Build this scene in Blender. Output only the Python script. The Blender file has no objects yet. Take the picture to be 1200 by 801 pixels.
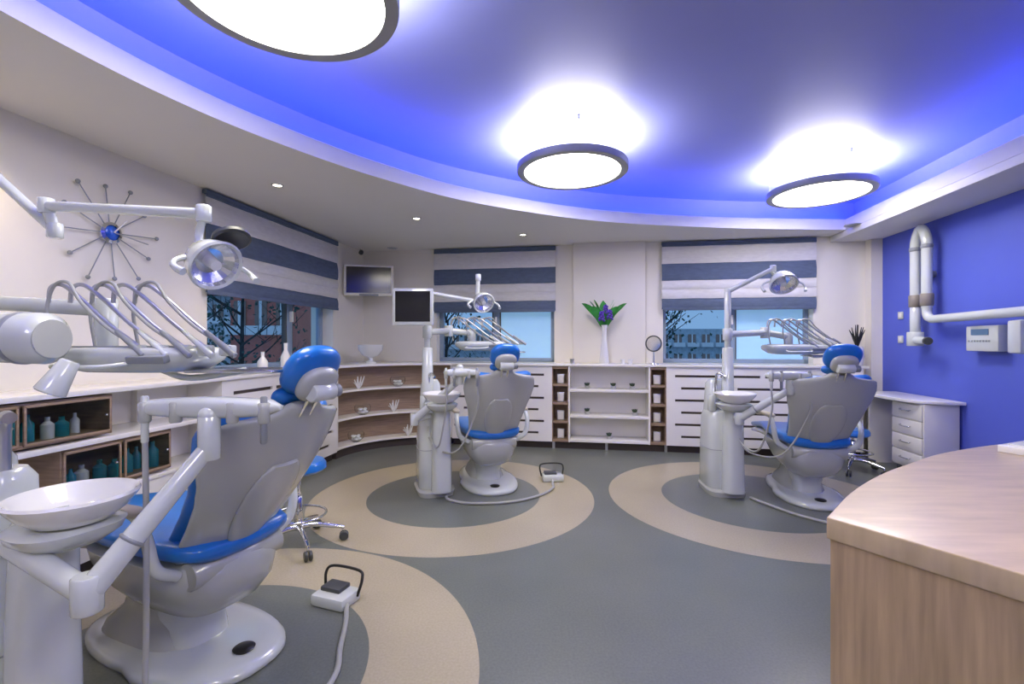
import bpy, bmesh, math, random
from mathutils import Vector, Matrix, Quaternion, geometry
random.seed(4)
TH=math.radians(9.3); CT=math.cos(TH); ST=math.sin(TH)
def W(a,b): return (a*CT+b*ST, -a*ST+b*CT)
scene=bpy.context.scene
R90=math.pi/2

# ---------------------------------------------------------------- materials
def M(name,col,rough=.5,metal=0.,var=.05,scale=6.,bump=0.,bscale=60.,emis=None,es=0.,coat=0.,stretch=None,trans=0.):
    m=bpy.data.materials.new(name); m.use_nodes=True
    nt=m.node_tree; b=nt.nodes['Principled BSDF']
    tc=nt.nodes.new('ShaderNodeTexCoord'); mp=nt.nodes.new('ShaderNodeMapping')
    nt.links.new(tc.outputs['Object'],mp.inputs['Vector'])
    if stretch: mp.inputs['Scale'].default_value=stretch
    nz=nt.nodes.new('ShaderNodeTexNoise'); nz.inputs['Scale'].default_value=scale; nz.inputs['Detail'].default_value=4
    nt.links.new(mp.outputs[0],nz.inputs['Vector'])
    cr=nt.nodes.new('ShaderNodeValToRGB')
    c=Vector(col[:3])
    cr.color_ramp.elements[0].position=.3; cr.color_ramp.elements[1].position=.7
    cr.color_ramp.elements[0].color=(*(c*(1-var)),1); cr.color_ramp.elements[1].color=(*[min(1,v*(1+var)) for v in c],1)
    nt.links.new(nz.outputs['Fac'],cr.inputs['Fac']); nt.links.new(cr.outputs['Color'],b.inputs['Base Color'])
    b.inputs['Roughness'].default_value=rough; b.inputs['Metallic'].default_value=metal
    b.inputs['Coat Weight'].default_value=coat
    b.inputs['Transmission Weight'].default_value=trans
    if emis:
        b.inputs['Emission Color'].default_value=(*emis,1); b.inputs['Emission Strength'].default_value=es
    if bump:
        n2=nt.nodes.new('ShaderNodeTexNoise'); n2.inputs['Scale'].default_value=bscale
        nt.links.new(mp.outputs[0],n2.inputs['Vector'])
        bp=nt.nodes.new('ShaderNodeBump'); bp.inputs['Strength'].default_value=bump; bp.inputs['Distance'].default_value=.01
        nt.links.new(n2.outputs['Fac'],bp.inputs['Height']); nt.links.new(bp.outputs[0],b.inputs['Normal'])
    return m
def glassmat(name,tint=(.85,.93,1),gl=.12):
    m=bpy.data.materials.new(name); m.use_nodes=True; nt=m.node_tree
    nt.nodes.remove(nt.nodes['Principled BSDF'])
    out=nt.nodes['Material Output']
    t=nt.nodes.new('ShaderNodeBsdfTransparent'); t.inputs[0].default_value=(*tint,1)
    g=nt.nodes.new('ShaderNodeBsdfGlossy'); g.inputs['Roughness'].default_value=.03
    mx=nt.nodes.new('ShaderNodeMixShader')
    lw=nt.nodes.new('ShaderNodeLayerWeight'); lw.inputs[0].default_value=gl
    nt.links.new(lw.outputs['Fresnel'],mx.inputs[0]); nt.links.new(t.outputs[0],mx.inputs[1]); nt.links.new(g.outputs[0],mx.inputs[2])
    nt.links.new(mx.outputs[0],out.inputs[0]); return m

m_wall=M('wall_paint',(.80,.765,.67),.75,var=.015,scale=2,bump=.05,bscale=120)
m_ceil=M('ceiling_paint',(.73,.705,.65),.8,var=.01,scale=2)
m_bluewall=M('blue_wall_paint',(.095,.135,.60),.6,var=.03,scale=2,bump=.04,bscale=120)
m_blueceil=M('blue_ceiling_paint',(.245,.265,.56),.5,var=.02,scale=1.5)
m_white=M('white_laminate',(.82,.80,.755),.22,var=.01,coat=.3)
m_slot=M('dark_slot_brown',(.06,.045,.04),.7)
m_brown=M('brown_wood_shelf',(.31,.215,.145),.45,var=.22,scale=5,stretch=(1,1,14))
m_plastic=M('unit_white_plastic',(.60,.635,.605),.16,var=.01,coat=.6)
m_shell=M('chair_shell_grey',(.45,.465,.43),.22,var=.015,coat=.4)
m_grey=M('grey_plastic',(.26,.28,.30),.35)
m_dgrey=M('dark_grey_plastic',(.06,.065,.07),.4)
m_black=M('black_plastic',(.012,.012,.014),.3)
m_screen=M('screen_glass',(.008,.008,.012),.12)
m_blue=M('blue_upholstery',(.012,.16,.56),.28,var=.05,scale=20,bump=.06,bscale=90,coat=.2)
m_chrome=M('chrome',(.75,.76,.78),.12,1.0,var=.01)
m_alu=M('brushed_aluminium',(.50,.51,.53),.3,.85,var=.03)
m_ring=M('lamp_ring_grey',(.38,.39,.41),.4,.2)
m_hose=M('grey_hose',(.36,.37,.35),.45)
m_beige=M('armrest_beige',(.55,.48,.37),.5)
m_fab_l=M('blind_fabric_light',(.68,.67,.66),.9,var=.06,scale=40,bump=.2,bscale=200,stretch=(.3,1,1))
m_fab_d=M('blind_fabric_slate',(.105,.14,.215),.9,var=.10,scale=40,bump=.2,bscale=200,stretch=(.3,1,1))
m_frost=M('frosted_glass_glow',(.35,.55,.75),.4,var=.12,scale=1.5,emis=(.24,.48,.72),es=.52)  # emission stands in for daylight coming through the frosted panes
m_winframe=M('window_frame_grey',(.26,.34,.44),.4)
m_glass=glassmat('clear_glass')
m_bowlglass=glassmat('bowl_glass',(.93,.96,.97),.04)
m_cabglass=glassmat('cabinet_glass',(.80,.83,.84),.18)
m_green=M('leaf_green',(.04,.30,.05),.35,var=.3,scale=15)
m_purple=M('hyacinth_purple',(.12,.06,.45),.6,var=.3,scale=60)
m_ceramic=M('white_ceramic',(.80,.80,.78),.1,var=.005,coat=.5)
m_bluebottle=M('teal_bottle_plastic',(.02,.24,.30),.15,var=.15)
m_metal_tray=M('steel_tray',(.6,.62,.65),.2,1.0)
m_lampdown=M('lamp_diffuser',(.9,.9,.9),.5,emis=(1,.925,.765),es=23)
m_lampup=M('lamp_uplight',(.9,.9,.9),.5,emis=(1,.955,.885),es=36)
m_led=M('led_strip_blue',(.1,.1,.9),.5,emis=(.035,.10,1),es=40)
m_spot=M('downlight_glow',(1,1,1),.5,emis=(1,.85,.65),es=14)
m_reflect=M('lamp_reflector',(.85,.87,.9),.22,.9,var=.12,scale=40)

# ---------------------------------------------------------------- mesh helpers
def group(name,loc=(0,0,0),rot=0.):
    e=bpy.data.objects.new(name,None); e.location=loc; e.rotation_euler=(0,0,rot); e.empty_display_size=.1
    scene.collection.objects.link(e); return e
def finish(name,me,mat,parent=None,smooth=True,ang=35,rot=0.,loc=None):
    if smooth:
        for p in me.polygons: p.use_smooth=True
        try: me.set_sharp_from_angle(angle=math.radians(ang))
        except Exception: pass
    for mm in (mat if isinstance(mat,(list,tuple)) else [mat]): me.materials.append(mm)
    o=bpy.data.objects.new(name,me); scene.collection.objects.link(o)
    if parent: o.parent=parent
    if rot: o.rotation_euler=(0,0,rot)
    if loc: o.location=loc
    return o
def mesh(name,vs,fs,mat,parent=None,smooth=True,ang=35,fix=True,rot=0.,mi=None):
    me=bpy.data.meshes.new(name); me.from_pydata([tuple(v) for v in vs],[],fs)
    if mi:
        for p,i in zip(me.polygons,mi): p.material_index=i
    if fix:
        bm=bmesh.new(); bm.from_mesh(me); bmesh.ops.recalc_face_normals(bm,faces=bm.faces); bm.to_mesh(me); bm.free()
    return finish(name,me,mat,parent,smooth,ang,rot)
def boxes(name,lst,mat,parent=None,bev=.0,rot=0.,seg=2):
    bm=bmesh.new()
    for (x0,x1,y0,y1,z0,z1) in lst:
        mt=Matrix.Translation(((x0+x1)/2,(y0+y1)/2,(z0+z1)/2))@Matrix.Diagonal((abs(x1-x0),abs(y1-y0),abs(z1-z0),1))
        bmesh.ops.create_cube(bm,size=1,matrix=mt)
    if bev: bmesh.ops.bevel(bm,geom=list(bm.edges),offset=bev,segments=seg,affect='EDGES',profile=.5)
    me=bpy.data.meshes.new(name); bm.to_mesh(me); bm.free()
    return finish(name,me,mat,parent,bool(bev),40,rot)
def obox(name,c,size,mat,parent=None,bev=.005,rx=0,ry=0,rz=0,seg=2):
    bm=bmesh.new(); bmesh.ops.create_cube(bm,size=1,matrix=Matrix.Diagonal((*size,1)))
    if bev: bmesh.ops.bevel(bm,geom=list(bm.edges),offset=bev,segments=seg,affect='EDGES',profile=.5)
    mt=Matrix.Translation(c)@Matrix.Rotation(rz,4,'Z')@Matrix.Rotation(ry,4,'Y')@Matrix.Rotation(rx,4,'X')
    bmesh.ops.transform(bm,matrix=mt,verts=bm.verts)
    me=bpy.data.meshes.new(name); bm.to_mesh(me); bm.free()
    return finish(name,me,mat,parent,True,40)
def loft(name,rings,mat,parent=None,cap=True,ang=40,smooth=True):
    n=len(rings[0]); vs=[v for r in rings for v in r]; fs=[]
    for i in range(len(rings)-1):
        for j in range(n):
            fs.append((i*n+j,i*n+(j+1)%n,(i+1)*n+(j+1)%n,(i+1)*n+j))
    if cap:
        fs.append(tuple(range(n))[::-1]); fs.append(tuple((len(rings)-1)*n+j for j in range(n)))
    return mesh(name,vs,fs,mat,parent,smooth,ang)
def spw(v,p): return math.copysign(abs(v)**p,v)
def sring(cx,cy,z,hx,hy,n=4,N=40,rot=0.):
    out=[]
    for i in range(N):
        t=2*math.pi*i/N; x=hx*spw(math.cos(t),2/n); y=hy*spw(math.sin(t),2/n)
        out.append((cx+x*math.cos(rot)-y*math.sin(rot),cy+x*math.sin(rot)+y*math.cos(rot),z))
    return out
def vloft(name,secs,mat,parent,n=4,rot=0.,ang=50):
    def rr(x,y): return (x*math.cos(rot)-y*math.sin(rot),x*math.sin(rot)+y*math.cos(rot))
    return loft(name,[sring(*rr(s[0],s[1]),s[2],s[3],s[4],n,40,rot) for s in secs],mat,parent,ang=ang)
def catmull(P,k=8):
    P=[Vector(p) for p in P]
    if len(P)<3: return P
    Q=[P[0]*2-P[1]]+P+[P[-1]*2-P[-2]]; out=[]
    for i in range(1,len(Q)-2):
        a,b,c,d=Q[i-1],Q[i],Q[i+1],Q[i+2]
        for j in range(k):
            t=j/k
            out.append(.5*((2*b)+(c-a)*t+(2*a-5*b+4*c-d)*t*t+(3*b-a-3*c+d)*t**3))
    out.append(P[-1]); return out
def sweep(name,pts,r,mat,parent=None,k=8,N=12,smooth=True,closed=False):
    P=catmull(pts,k) if smooth else [Vector(p) for p in pts]
    if isinstance(r,(list,tuple)):
        rs=[]; L=len(P)-1
        for i in range(len(P)):
            f=i/L*(len(r)-1); a=int(min(f,len(r)-2)); rs.append(r[a]+(r[a+1]-r[a])*(f-a))
    else: rs=[r]*len(P)
    T=[]
    for i in range(len(P)):
        t=(P[min(i+1,len(P)-1)]-P[max(i-1,0)]); T.append(t.normalized() if t.length>1e-9 else Vector((0,0,1)))
    up=Vector((0,0,1)) if abs(T[0].z)<.9 else Vector((1,0,0))
    nrm=(up-T[0]*up.dot(T[0])).normalized(); rings=[]
    for i in range(len(P)):
        if i: 
            q=T[i-1].rotation_difference(T[i]); nrm=q@nrm; nrm=(nrm-T[i]*nrm.dot(T[i])).normalized()
        bn=T[i].cross(nrm)
        rings.append([P[i]+(nrm*math.cos(2*math.pi*j/N)+bn*math.sin(2*math.pi*j/N))*rs[i] for j in range(N)])
    return loft(name,rings,mat,parent,ang=60)
def cyl(name,p0,p1,r,mat,parent=None,r1=None,bev=.004,N=24):
    p0=Vector(p0);p1=Vector(p1);L=(p1-p0).length;r1=r if r1 is None else r1
    bev=min(bev,L*.4,r*.5)
    return lathe(name,[(0,0),(max(r-bev,1e-4),0),(r,bev),(r1,L-bev),(max(r1-bev,1e-4),L),(0,L)],p0,mat,parent,(p1-p0),N)
def lathe(name,prof,c,mat,parent=None,axis=(0,0,1),N=32,ang=45):
    q=Vector(axis).to_track_quat('Z','Y'); c=Vector(c); vs=[];fs=[];n=len(prof)
    for i in range(N):
        t=2*math.pi*i/N
        for (r,z) in prof: vs.append(c+q@Vector((r*math.cos(t),r*math.sin(t),z)))
    for i in range(N):
        for j in range(n-1):
            a=i*n+j;b=((i+1)%N)*n+j
            fs.append((a,b,b+1,a+1))
    me=bpy.data.meshes.new(name); me.from_pydata([tuple(v) for v in vs],[],fs)
    bm=bmesh.new(); bm.from_mesh(me); bmesh.ops.remove_doubles(bm,verts=bm.verts,dist=1e-6)
    bmesh.ops.dissolve_degenerate(bm,edges=bm.edges,dist=1e-7)
    bmesh.ops.recalc_face_normals(bm,faces=bm.faces); bm.to_mesh(me); bm.free()
    return finish(name,me,mat,parent,True,ang)
def ellipsoid(name,c,rad,mat,parent=None,rz=0,rx=0,p=2.0):
    vs=[];fs=[];N=28;K=16
    rm=Matrix.Rotation(rz,3,'Z')@Matrix.Rotation(rx,3,'X')
    for i in range(K+1):
        f=-math.pi/2+math.pi*i/K
        for j in range(N):
            t=2*math.pi*j/N
            x=rad[0]*spw(math.cos(f),2/p)*spw(math.cos(t),2/p);y=rad[1]*spw(math.cos(f),2/p)*spw(math.sin(t),2/p);z=rad[2]*spw(math.sin(f),2/p)
            vs.append(Vector(c)+rm@Vector((x,y,z)))
    for i in range(K):
        for j in range(N): fs.append((i*N+j,i*N+(j+1)%N,(i+1)*N+(j+1)%N,(i+1)*N+j))
    me=bpy.data.meshes.new(name); me.from_pydata([tuple(v) for v in vs],[],fs)
    bm=bmesh.new(); bm.from_mesh(me); bmesh.ops.remove_doubles(bm,verts=bm.verts,dist=1e-5)
    bmesh.ops.recalc_face_normals(bm,faces=bm.faces); bm.to_mesh(me); bm.free()
    return finish(name,me,mat,parent,True,70)
def prism(name,poly,z0,z1,mat,parent=None,bev=0,rot=0.,holes=None):
    bm=bmesh.new(); vs=[bm.verts.new((p[0],p[1],z0)) for p in poly]; f=bm.faces.new(vs)
    r=bmesh.ops.extrude_face_region(bm,geom=[f]); 
    for v in [g for g in r['geom'] if isinstance(g,bmesh.types.BMVert)]: v.co.z=z1
    bmesh.ops.recalc_face_normals(bm,faces=bm.faces)
    if bev:
        es=[e for e in bm.edges if abs(e.verts[0].co.z-e.verts[1].co.z)<1e-6]
        bmesh.ops.bevel(bm,geom=es,offset=bev,segments=3,affect='EDGES',profile=.5)
    me=bpy.data.meshes.new(name); bm.to_mesh(me); bm.free()
    return finish(name,me,mat,parent,True,40,rot)

# ================================================================ ROOM
AL,AR,BB,BF=-3.15,3.37,6.2,-2.6
ZL,ZU=2.60,2.98
RR=-TH
fm=bpy.data.materials.new('vinyl_floor_with_rings'); fm.use_nodes=True; nt=fm.node_tree; pb=nt.nodes['Principled BSDF']
geo=nt.nodes.new('ShaderNodeNewGeometry')
circ=[(-1.33,1.83),(-.5,4.1),(2.05,4.0)]
def mathn(op,a,b):
    n=nt.nodes.new('ShaderNodeMath'); n.operation=op
    for i,v in enumerate((a,b)):
        if isinstance(v,(int,float)): n.inputs[i].default_value=v
        else: nt.links.new(v,n.inputs[i])
    return n.outputs[0]
acc=None
for (x,y) in circ:
    d=nt.nodes.new('ShaderNodeVectorMath'); d.operation='DISTANCE'; d.inputs[1].default_value=(x,y,0)
    nt.links.new(geo.outputs['Position'],d.inputs[0]); o=d.outputs['Value']
    k=mathn('MULTIPLY',mathn('LESS_THAN',o,1.2),mathn('GREATER_THAN',o,.74))
    acc=k if acc is None else mathn('ADD',acc,k)
nz=nt.nodes.new('ShaderNodeTexNoise'); nz.inputs['Scale'].default_value=90; nz.inputs['Detail'].default_value=3
nz2=nt.nodes.new('ShaderNodeTexNoise'); nz2.inputs['Scale'].default_value=1.7
nt.links.new(geo.outputs['Position'],nz.inputs['Vector']); nt.links.new(geo.outputs['Position'],nz2.inputs['Vector'])
def ramp(c0,c1,src):
    r=nt.nodes.new('ShaderNodeValToRGB'); r.color_ramp.elements[0].color=(*c0,1); r.color_ramp.elements[1].color=(*c1,1)
    r.color_ramp.elements[0].position=.3; r.color_ramp.elements[1].position=.7
    nt.links.new(src,r.inputs[0]); return r.outputs[0]
mixsrc=mathn('ADD',mathn('MULTIPLY',nz.outputs['Fac'],.6),mathn('MULTIPLY',nz2.outputs['Fac'],.4))
g1=ramp((.120,.135,.118),(.18,.195,.172),mixsrc); g2=ramp((.36,.315,.21),(.47,.415,.30),mixsrc)
mx=nt.nodes.new('ShaderNodeMix'); mx.data_type='RGBA'
nt.links.new(acc,mx.inputs[0]); nt.links.new(g1,mx.inputs[6]); nt.links.new(g2,mx.inputs[7])
nt.links.new(mx.outputs[2],pb.inputs['Base Color']); pb.inputs['Roughness'].default_value=.30
boxes('floor',[(AL-.3,AR+.3,BF-.3,BB+.3,-.1,0)],fm,rot=RR)

def wall_holes(name,x0,x1,z0,z1,y0,y1,holes,mat,rot):
    L=[];x=x0
    for (a,b,c,d) in sorted(holes):
        L.append((x,a,y0,y1,z0,z1)); L.append((a,b,y0,y1,z0,c)); L.append((a,b,y0,y1,d,z1)); x=b
    L.append((x,x1,y0,y1,z0,z1))
    return boxes(name,L,mat,rot=rot)
WZ0,WZ1=1.06,2.50
wall_holes('wall_back',AL-.3,AR+.3,0,3.1,BB,BB+.3,[(-2.06,-.45,WZ0,WZ1),(.93,2.68,WZ0,WZ1)],m_wall,RR)
wall_holes('wall_left',BF-.3,BB,0,3.1,-AL,-AL+.3,[(3.46,5.42,WZ0,WZ1)],m_wall,RR+R90)
boxes('wall_right',[(AR,AR+.3,BF-.3,BB,0,3.1)],m_bluewall,rot=RR)
boxes('wall_front',[(AL,AR,BF-.3,BF,0,3.1)],m_wall,rot=RR)
boxes('trim_pilaster',[(-.20,.70,BB-.10,BB,1.06,ZL)],m_wall,rot=RR,bev=.004)
boxes('trim_corner_column',[(AR-.12,AR,BB-.12,BB,.0,ZL-.07)],m_wall,rot=RR)
cp=[(-.9,-2.1),(-1.62,-1.1),(-2.03,0),(-2.2,.9),(-2.22,1.6),(-2.14,2.18),(-1.95,2.74),(-1.6,3.42),(-1.02,4.18),(.06,4.99),(1.45,5.53),(2.87,5.86)]
loop=[Vector((p.x,p.y)) for p in catmull([(a,b,0) for a,b in cp],10)]
for i in range(1,8): loop.append(Vector((2.87,5.86-(5.86+2.1)*i/8)))
loop.append(Vector((2.87,-2.1)))
for i in range(1,5): loop.append(Vector((2.87-(3.77)*i/5,-2.1)))
n=len(loop)
def offs(d):
    out=[]
    for i in range(n):
        e1=(loop[i]-loop[i-1]).normalized(); e2=(loop[(i+1)%n]-loop[i]).normalized()
        n1=Vector((-e1.y,e1.x)); n2=Vector((-e2.y,e2.x)); m_=(n1+n2).normalized()
        out.append(loop[i]+m_*d/max(.4,m_.dot(n1)))
    return out
outer=[Vector((AL,BF)),Vector((AR,BF)),Vector((AR,BB)),Vector((AL,BB))]
tri=geometry.tessellate_polygon([[Vector((*p,0)) for p in outer],[Vector((*p,0)) for p in loop]])
allp=outer+loop
mesh('ceiling',[(p.x,p.y,ZL) for p in allp],[tuple(t) for t in tri],m_ceil,smooth=False,rot=RR)
o22=offs(.24); vs=[];fs=[];mi=[]
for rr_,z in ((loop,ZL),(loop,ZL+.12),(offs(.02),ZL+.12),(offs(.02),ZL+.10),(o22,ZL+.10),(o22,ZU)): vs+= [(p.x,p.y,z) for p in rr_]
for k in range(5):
    for i in range(n): fs.append((k*n+i,k*n+(i+1)%n,(k+1)*n+(i+1)%n,(k+1)*n+i)); mi.append(0 if k<3 else 1)  # inner cove faces coloured blue to strengthen the LED glow
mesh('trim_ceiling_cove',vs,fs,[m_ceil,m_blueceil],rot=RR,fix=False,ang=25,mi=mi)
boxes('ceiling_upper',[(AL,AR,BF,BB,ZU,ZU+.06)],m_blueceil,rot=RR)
boxes('trim_ceiling_beam',[(2.87,AR,BF,BB,ZL-.07,ZL-.001)],m_ceil,rot=RR,bev=.004)
i1,i2=offs(.09),offs(.12); vs=[];fs=[]
for rr_,z in ((i1,ZL+.105),(i1,ZL+.122),(i2,ZL+.122),(i2,ZL+.105)): vs+=[(p.x,p.y,z) for p in rr_]
for k in range(4):
    for i in range(n): fs.append((k*n+i,k*n+(i+1)%n,((k+1)%4)*n+(i+1)%n,((k+1)%4)*n+i))
mesh('cove_led_strip',vs,fs,m_led,rot=RR)

def ringlamp(x,y,z=2.71,R=.445):
    g=group('ring_ceiling_lamp',(x,y,0))
    lathe('ring_frame',[(R-.055,z),(R,z),(R+.004,z+.006),(R+.004,z+.052),(R-.006,z+.06),(R-.055,z+.06),(R-.055,z)],(0,0,0),m_ring,g,N=72)
    lathe('lower_diffuser',[(0,z+.012),(R-.056,z+.012)],(0,0,0),m_lampdown,g,N=64)
    lathe('upper_diffuser',[(0,z+.055),(R-.056,z+.055)],(0,0,0),m_lampup,g,N=64)
    for t in (.5,2.6,4.7):
        px,py=(R-.03)*math.cos(t),(R-.03)*math.sin(t)
        cyl('wire',(px,py,z+.055),(px,py,ZU),.002,m_alu,g,N=6,bev=.0005)
        cyl('wire_clamp',(px,py,ZU-.03),(px,py,ZU),.012,m_alu,g,N=12)
        sweep('wire_tail',[(px,py,ZU-.03),(px+.02,py-.02,ZU-.045),(px+.03,py-.03,ZU-.03)],.0018,m_alu,g,k=3,N=5)
for p in ((-.91,1.87),(.49,3.83),(2.90,4.42),(1.3,.2),(-.6,-1.2)): ringlamp(*p)  # last two are unseen lamps, added as fill light for the foreground
def downlight(x,y,z=ZL,r=.045,name='downlight'):
    g=group(name,(x,y,0))
    lathe('bezel',[(r*.72,z-.002),(r*.8,z-.008),(r,z-.006),(r*1.05,z)],(0,0,0),m_alu,g)
    lathe('glow',[(0,z-.003),(r*.72,z-.003)],(0,0,0),m_spot if name=='downlight' else m_grey,g)
    if name=='downlight':
        l=bpy.data.lights.new('spot','SPOT'); l.energy=30; l.color=(1,.80,.56); l.spot_size=math.radians(95); l.spot_blend=.8; l.shadow_soft_size=.03
        o=bpy.data.objects.new('spot_bulb',l); scene.collection.objects.link(o); o.parent=g; o.location=(0,0,z-.02)
for p in ((-1.9,3.8),(-.98,4.82),(.13,5.55),(-2.62,2.3),(-2.5,.6)): downlight(*p)  # last two are out of view, added for extra warm light
downlight(3.72,5.1,ZL,.09,'ceiling_speaker')
downlight(-1.62,6.35,ZL,.07,'smoke_detector')

# ---------------------------------------------------------------- windows
def window(name,x0,x1,rot,depth_y,mull,panes):
    g=group(name,(0,0,0),rot); y=depth_y
    t=.055
    L=[(x0,x1,y,y+.06,WZ0,WZ0+t),(x0,x1,y,y+.06,WZ1-t,WZ1),(x0,x0+t,y,y+.06,WZ0,WZ1),(x1-t,x1,y,y+.06,WZ0,WZ1)]
    for m_ in mull: L.append((m_-.045,m_+.045,y-.01,y+.06,WZ0,WZ1))
    boxes('frame',L,m_winframe,g,bev=.004)
    ed=[x0+t*.5]+mull+[x1-t*.5]
    for i,pm in enumerate(panes): boxes('pane',[(ed[i],ed[i+1],y+.03,y+.036,WZ0+t*.5,WZ1-t*.5)],pm,g)
    for m_ in mull: boxes('handle',[(m_-.012,m_+.012,y-.05,y-.01,1.55,1.67)],m_white,g,bev=.004)
    boxes('sash_line',[(m_+.045,m_+.06,y-.004,y+.05,WZ0+t,WZ1-t) for m_ in mull]+[(m_-.06,m_-.045,y-.004,y+.05,WZ0+t,WZ1-t) for m_ in mull],m_dgrey,g)
    return g
w1=window('window_1',-2.06,-.45,RR,BB+.12,[-1.25],[m_glass,m_frost])
w2=window('window_2',.93,2.68,RR,BB+.12,[1.78],[m_glass,m_frost])
w3=window('window_3',3.46,5.42,RR+R90,-AL+.14,[4.75],[m_glass,m_glass])
# ---------------------------------------------------------------- roman blinds
def blind(x0,x1,y,rot,z0=1.74,z1=2.565):
    g=group('roman_blind',(0,0,0),rot)
    bands=[(z1-.035,z1,1),(z1-.25,z1-.035,0),(z1-.46,z1-.25,1),(z1-.57,z1-.46,0),(z1-.69,z1-.57,0),(z0,z1-.69,1)]
    vs=[];fs=[];mi=[];rows=[]
    for (a,b,m_) in bands:
        K=7
        for k in range(K):
            f=k/(K-1); z=b+(a-b)*f
            dy=-.03-.014*math.sin(math.pi*f)**.8-(.008*f)
            rows.append((z,dy,m_,k))
    NX=24
    for (z,dy,m_,k) in rows:
        for i in range(NX+1):
            x=x0+(x1-x0)*i/NX; wob=.002*math.sin(i*1.3+z*9)+.0015*math.sin(i*3.1)
            vs.append((x,y+dy+wob,z+.0015*math.sin(i*.9+z*5)))
    for r in range(len(rows)-1):
        for i in range(NX):
            fs.append((r*(NX+1)+i,r*(NX+1)+i+1,(r+1)*(NX+1)+i+1,(r+1)*(NX+1)+i)); mi.append(rows[r+1][2])
    mesh('fabric',vs,fs,[m_fab_l,m_fab_d],g,mi=mi,fix=False,ang=50)
    boxes('head_rail',[(x0,x1,y-.05,y-.005,z1-.01,z1+.025)],m_fab_d,g,bev=.004)
    boxes('bottom_bar',[(x0+.01,x1-.01,y-.06,y-.045,z0-.015,z0+.02)],m_fab_d,g,bev=.004)
blind(-2.09,-.43,BB,RR); blind(.91,2.70,BB,RR); blind(3.40,5.46,-AL,RR+R90)

# ---------------------------------------------------------------- built-in shelving
SF=5.85; ST_=1.06
def slats(g,x0,x1,yf,z0,z1,rows=6):
    boxes('dark_backing',[(x0+.02,x1-.02,yf+.02,yf+.04,z0,z1)],m_slot,g)
    h=.028; L=[]; zs=[z0+(z1-z0)*(i+.75)/(rows+.5) for i in range(rows)]
    zp=z0
    for i,z in enumerate(zs):
        L.append((x0,x1,yf,yf+.02,zp,z-h/2)); zp=z+h/2
        mg=.08 if i%2 else .15
        L.append((x0,x0+mg,yf,yf+.02,z-h/2,z+h/2)); L.append((x1-mg,x1,yf,yf+.02,z-h/2,z+h/2))
        span=x1-x0-2*mg; k=max(1,round(span/.55)) 
        for j in range(1,k):
            xc=x0+mg+span*j/k; L.append((xc-.025,xc+.025,yf,yf+.02,z-h/2,z+h/2))
    L.append((x0,x1,yf,yf+.02,zp,z1))
    boxes('slatted_front',L,m_white,g)
gb=group('built_in_shelving',(0,0,0),RR)
boxes('worktop',[(-1.74,3.10,SF-.02,BB,ST_-.03,ST_)],m_white,gb,bev=.004)
boxes('toe_kick',[(-1.74,3.05,SF+.06,BB,0,.09)],m_slot,gb)
slats(gb,-1.74,-.473,SF,.09,ST_-.03); slats(gb,.937,3.05,SF,.09,ST_-.03)
def woodcol(x0,x1):
    yb=BB-.02
    boxes('column_sides',[(x0,x0+.02,SF,yb,.09,ST_-.03),(x1-.02,x1,SF,yb,.09,ST_-.03)],m_white,gb)
    boxes('column_lining',[(x0+.02,x0+.032,SF+.004,yb,.09,ST_-.03),(x1-.032,x1-.02,SF+.004,yb,.09,ST_-.03),(x0+.02,x1-.02,yb-.12,yb-.1,.09,ST_-.03)]+[(x0+.02,x1-.02,SF+.004,yb,z-.014,z+.014) for z in (.105,.335,.565,.795,1.01)],m_brown,gb)
woodcol(-.473,-.23); woodcol(.71,.937)
boxes('open_shelf_back',[(-.23,.71,BB-.06,BB-.04,.09,ST_-.03)],m_white,gb)
boxes('open_shelves',[(-.23,.71,SF,BB-.06,z-.016,z+.016) for z in (.11,.41,.73)],m_white,gb,bev=.002)
boxes('cabinet_legs',[(x,x+.03,SF+.02,SF+.05,0,.09) for x in (-.45,.2,.9,1.7)],m_alu,gb)
gl=group('built_in_counter',(0,0,0),RR+R90)
YF=2.8
boxes('worktop',[(-.5,4.9,YF-.02,-AL,ST_-.03,ST_)],m_white,gl,bev=.004)
slats(gl,3.26,4.9,YF,.09,ST_-.03)
boxes('toe_kick',[(-.5,4.9,YF+.06,-AL,0,.09)],m_slot,gl)
boxes('carcass',[(-.5,3.26,YF,-AL,.09,.44),(2.80,3.24,YF+.30,-AL,.44,ST_-.03),(3.22,3.26,YF,-AL,.44,ST_-.03)],m_white,gl)
boxes('white_shelf',[(-.5,3.22,YF-.01,-AL,.745,.775),(-.5,3.22,YF-.01,-AL,.44,.465)],m_white,gl,bev=.003)
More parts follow.
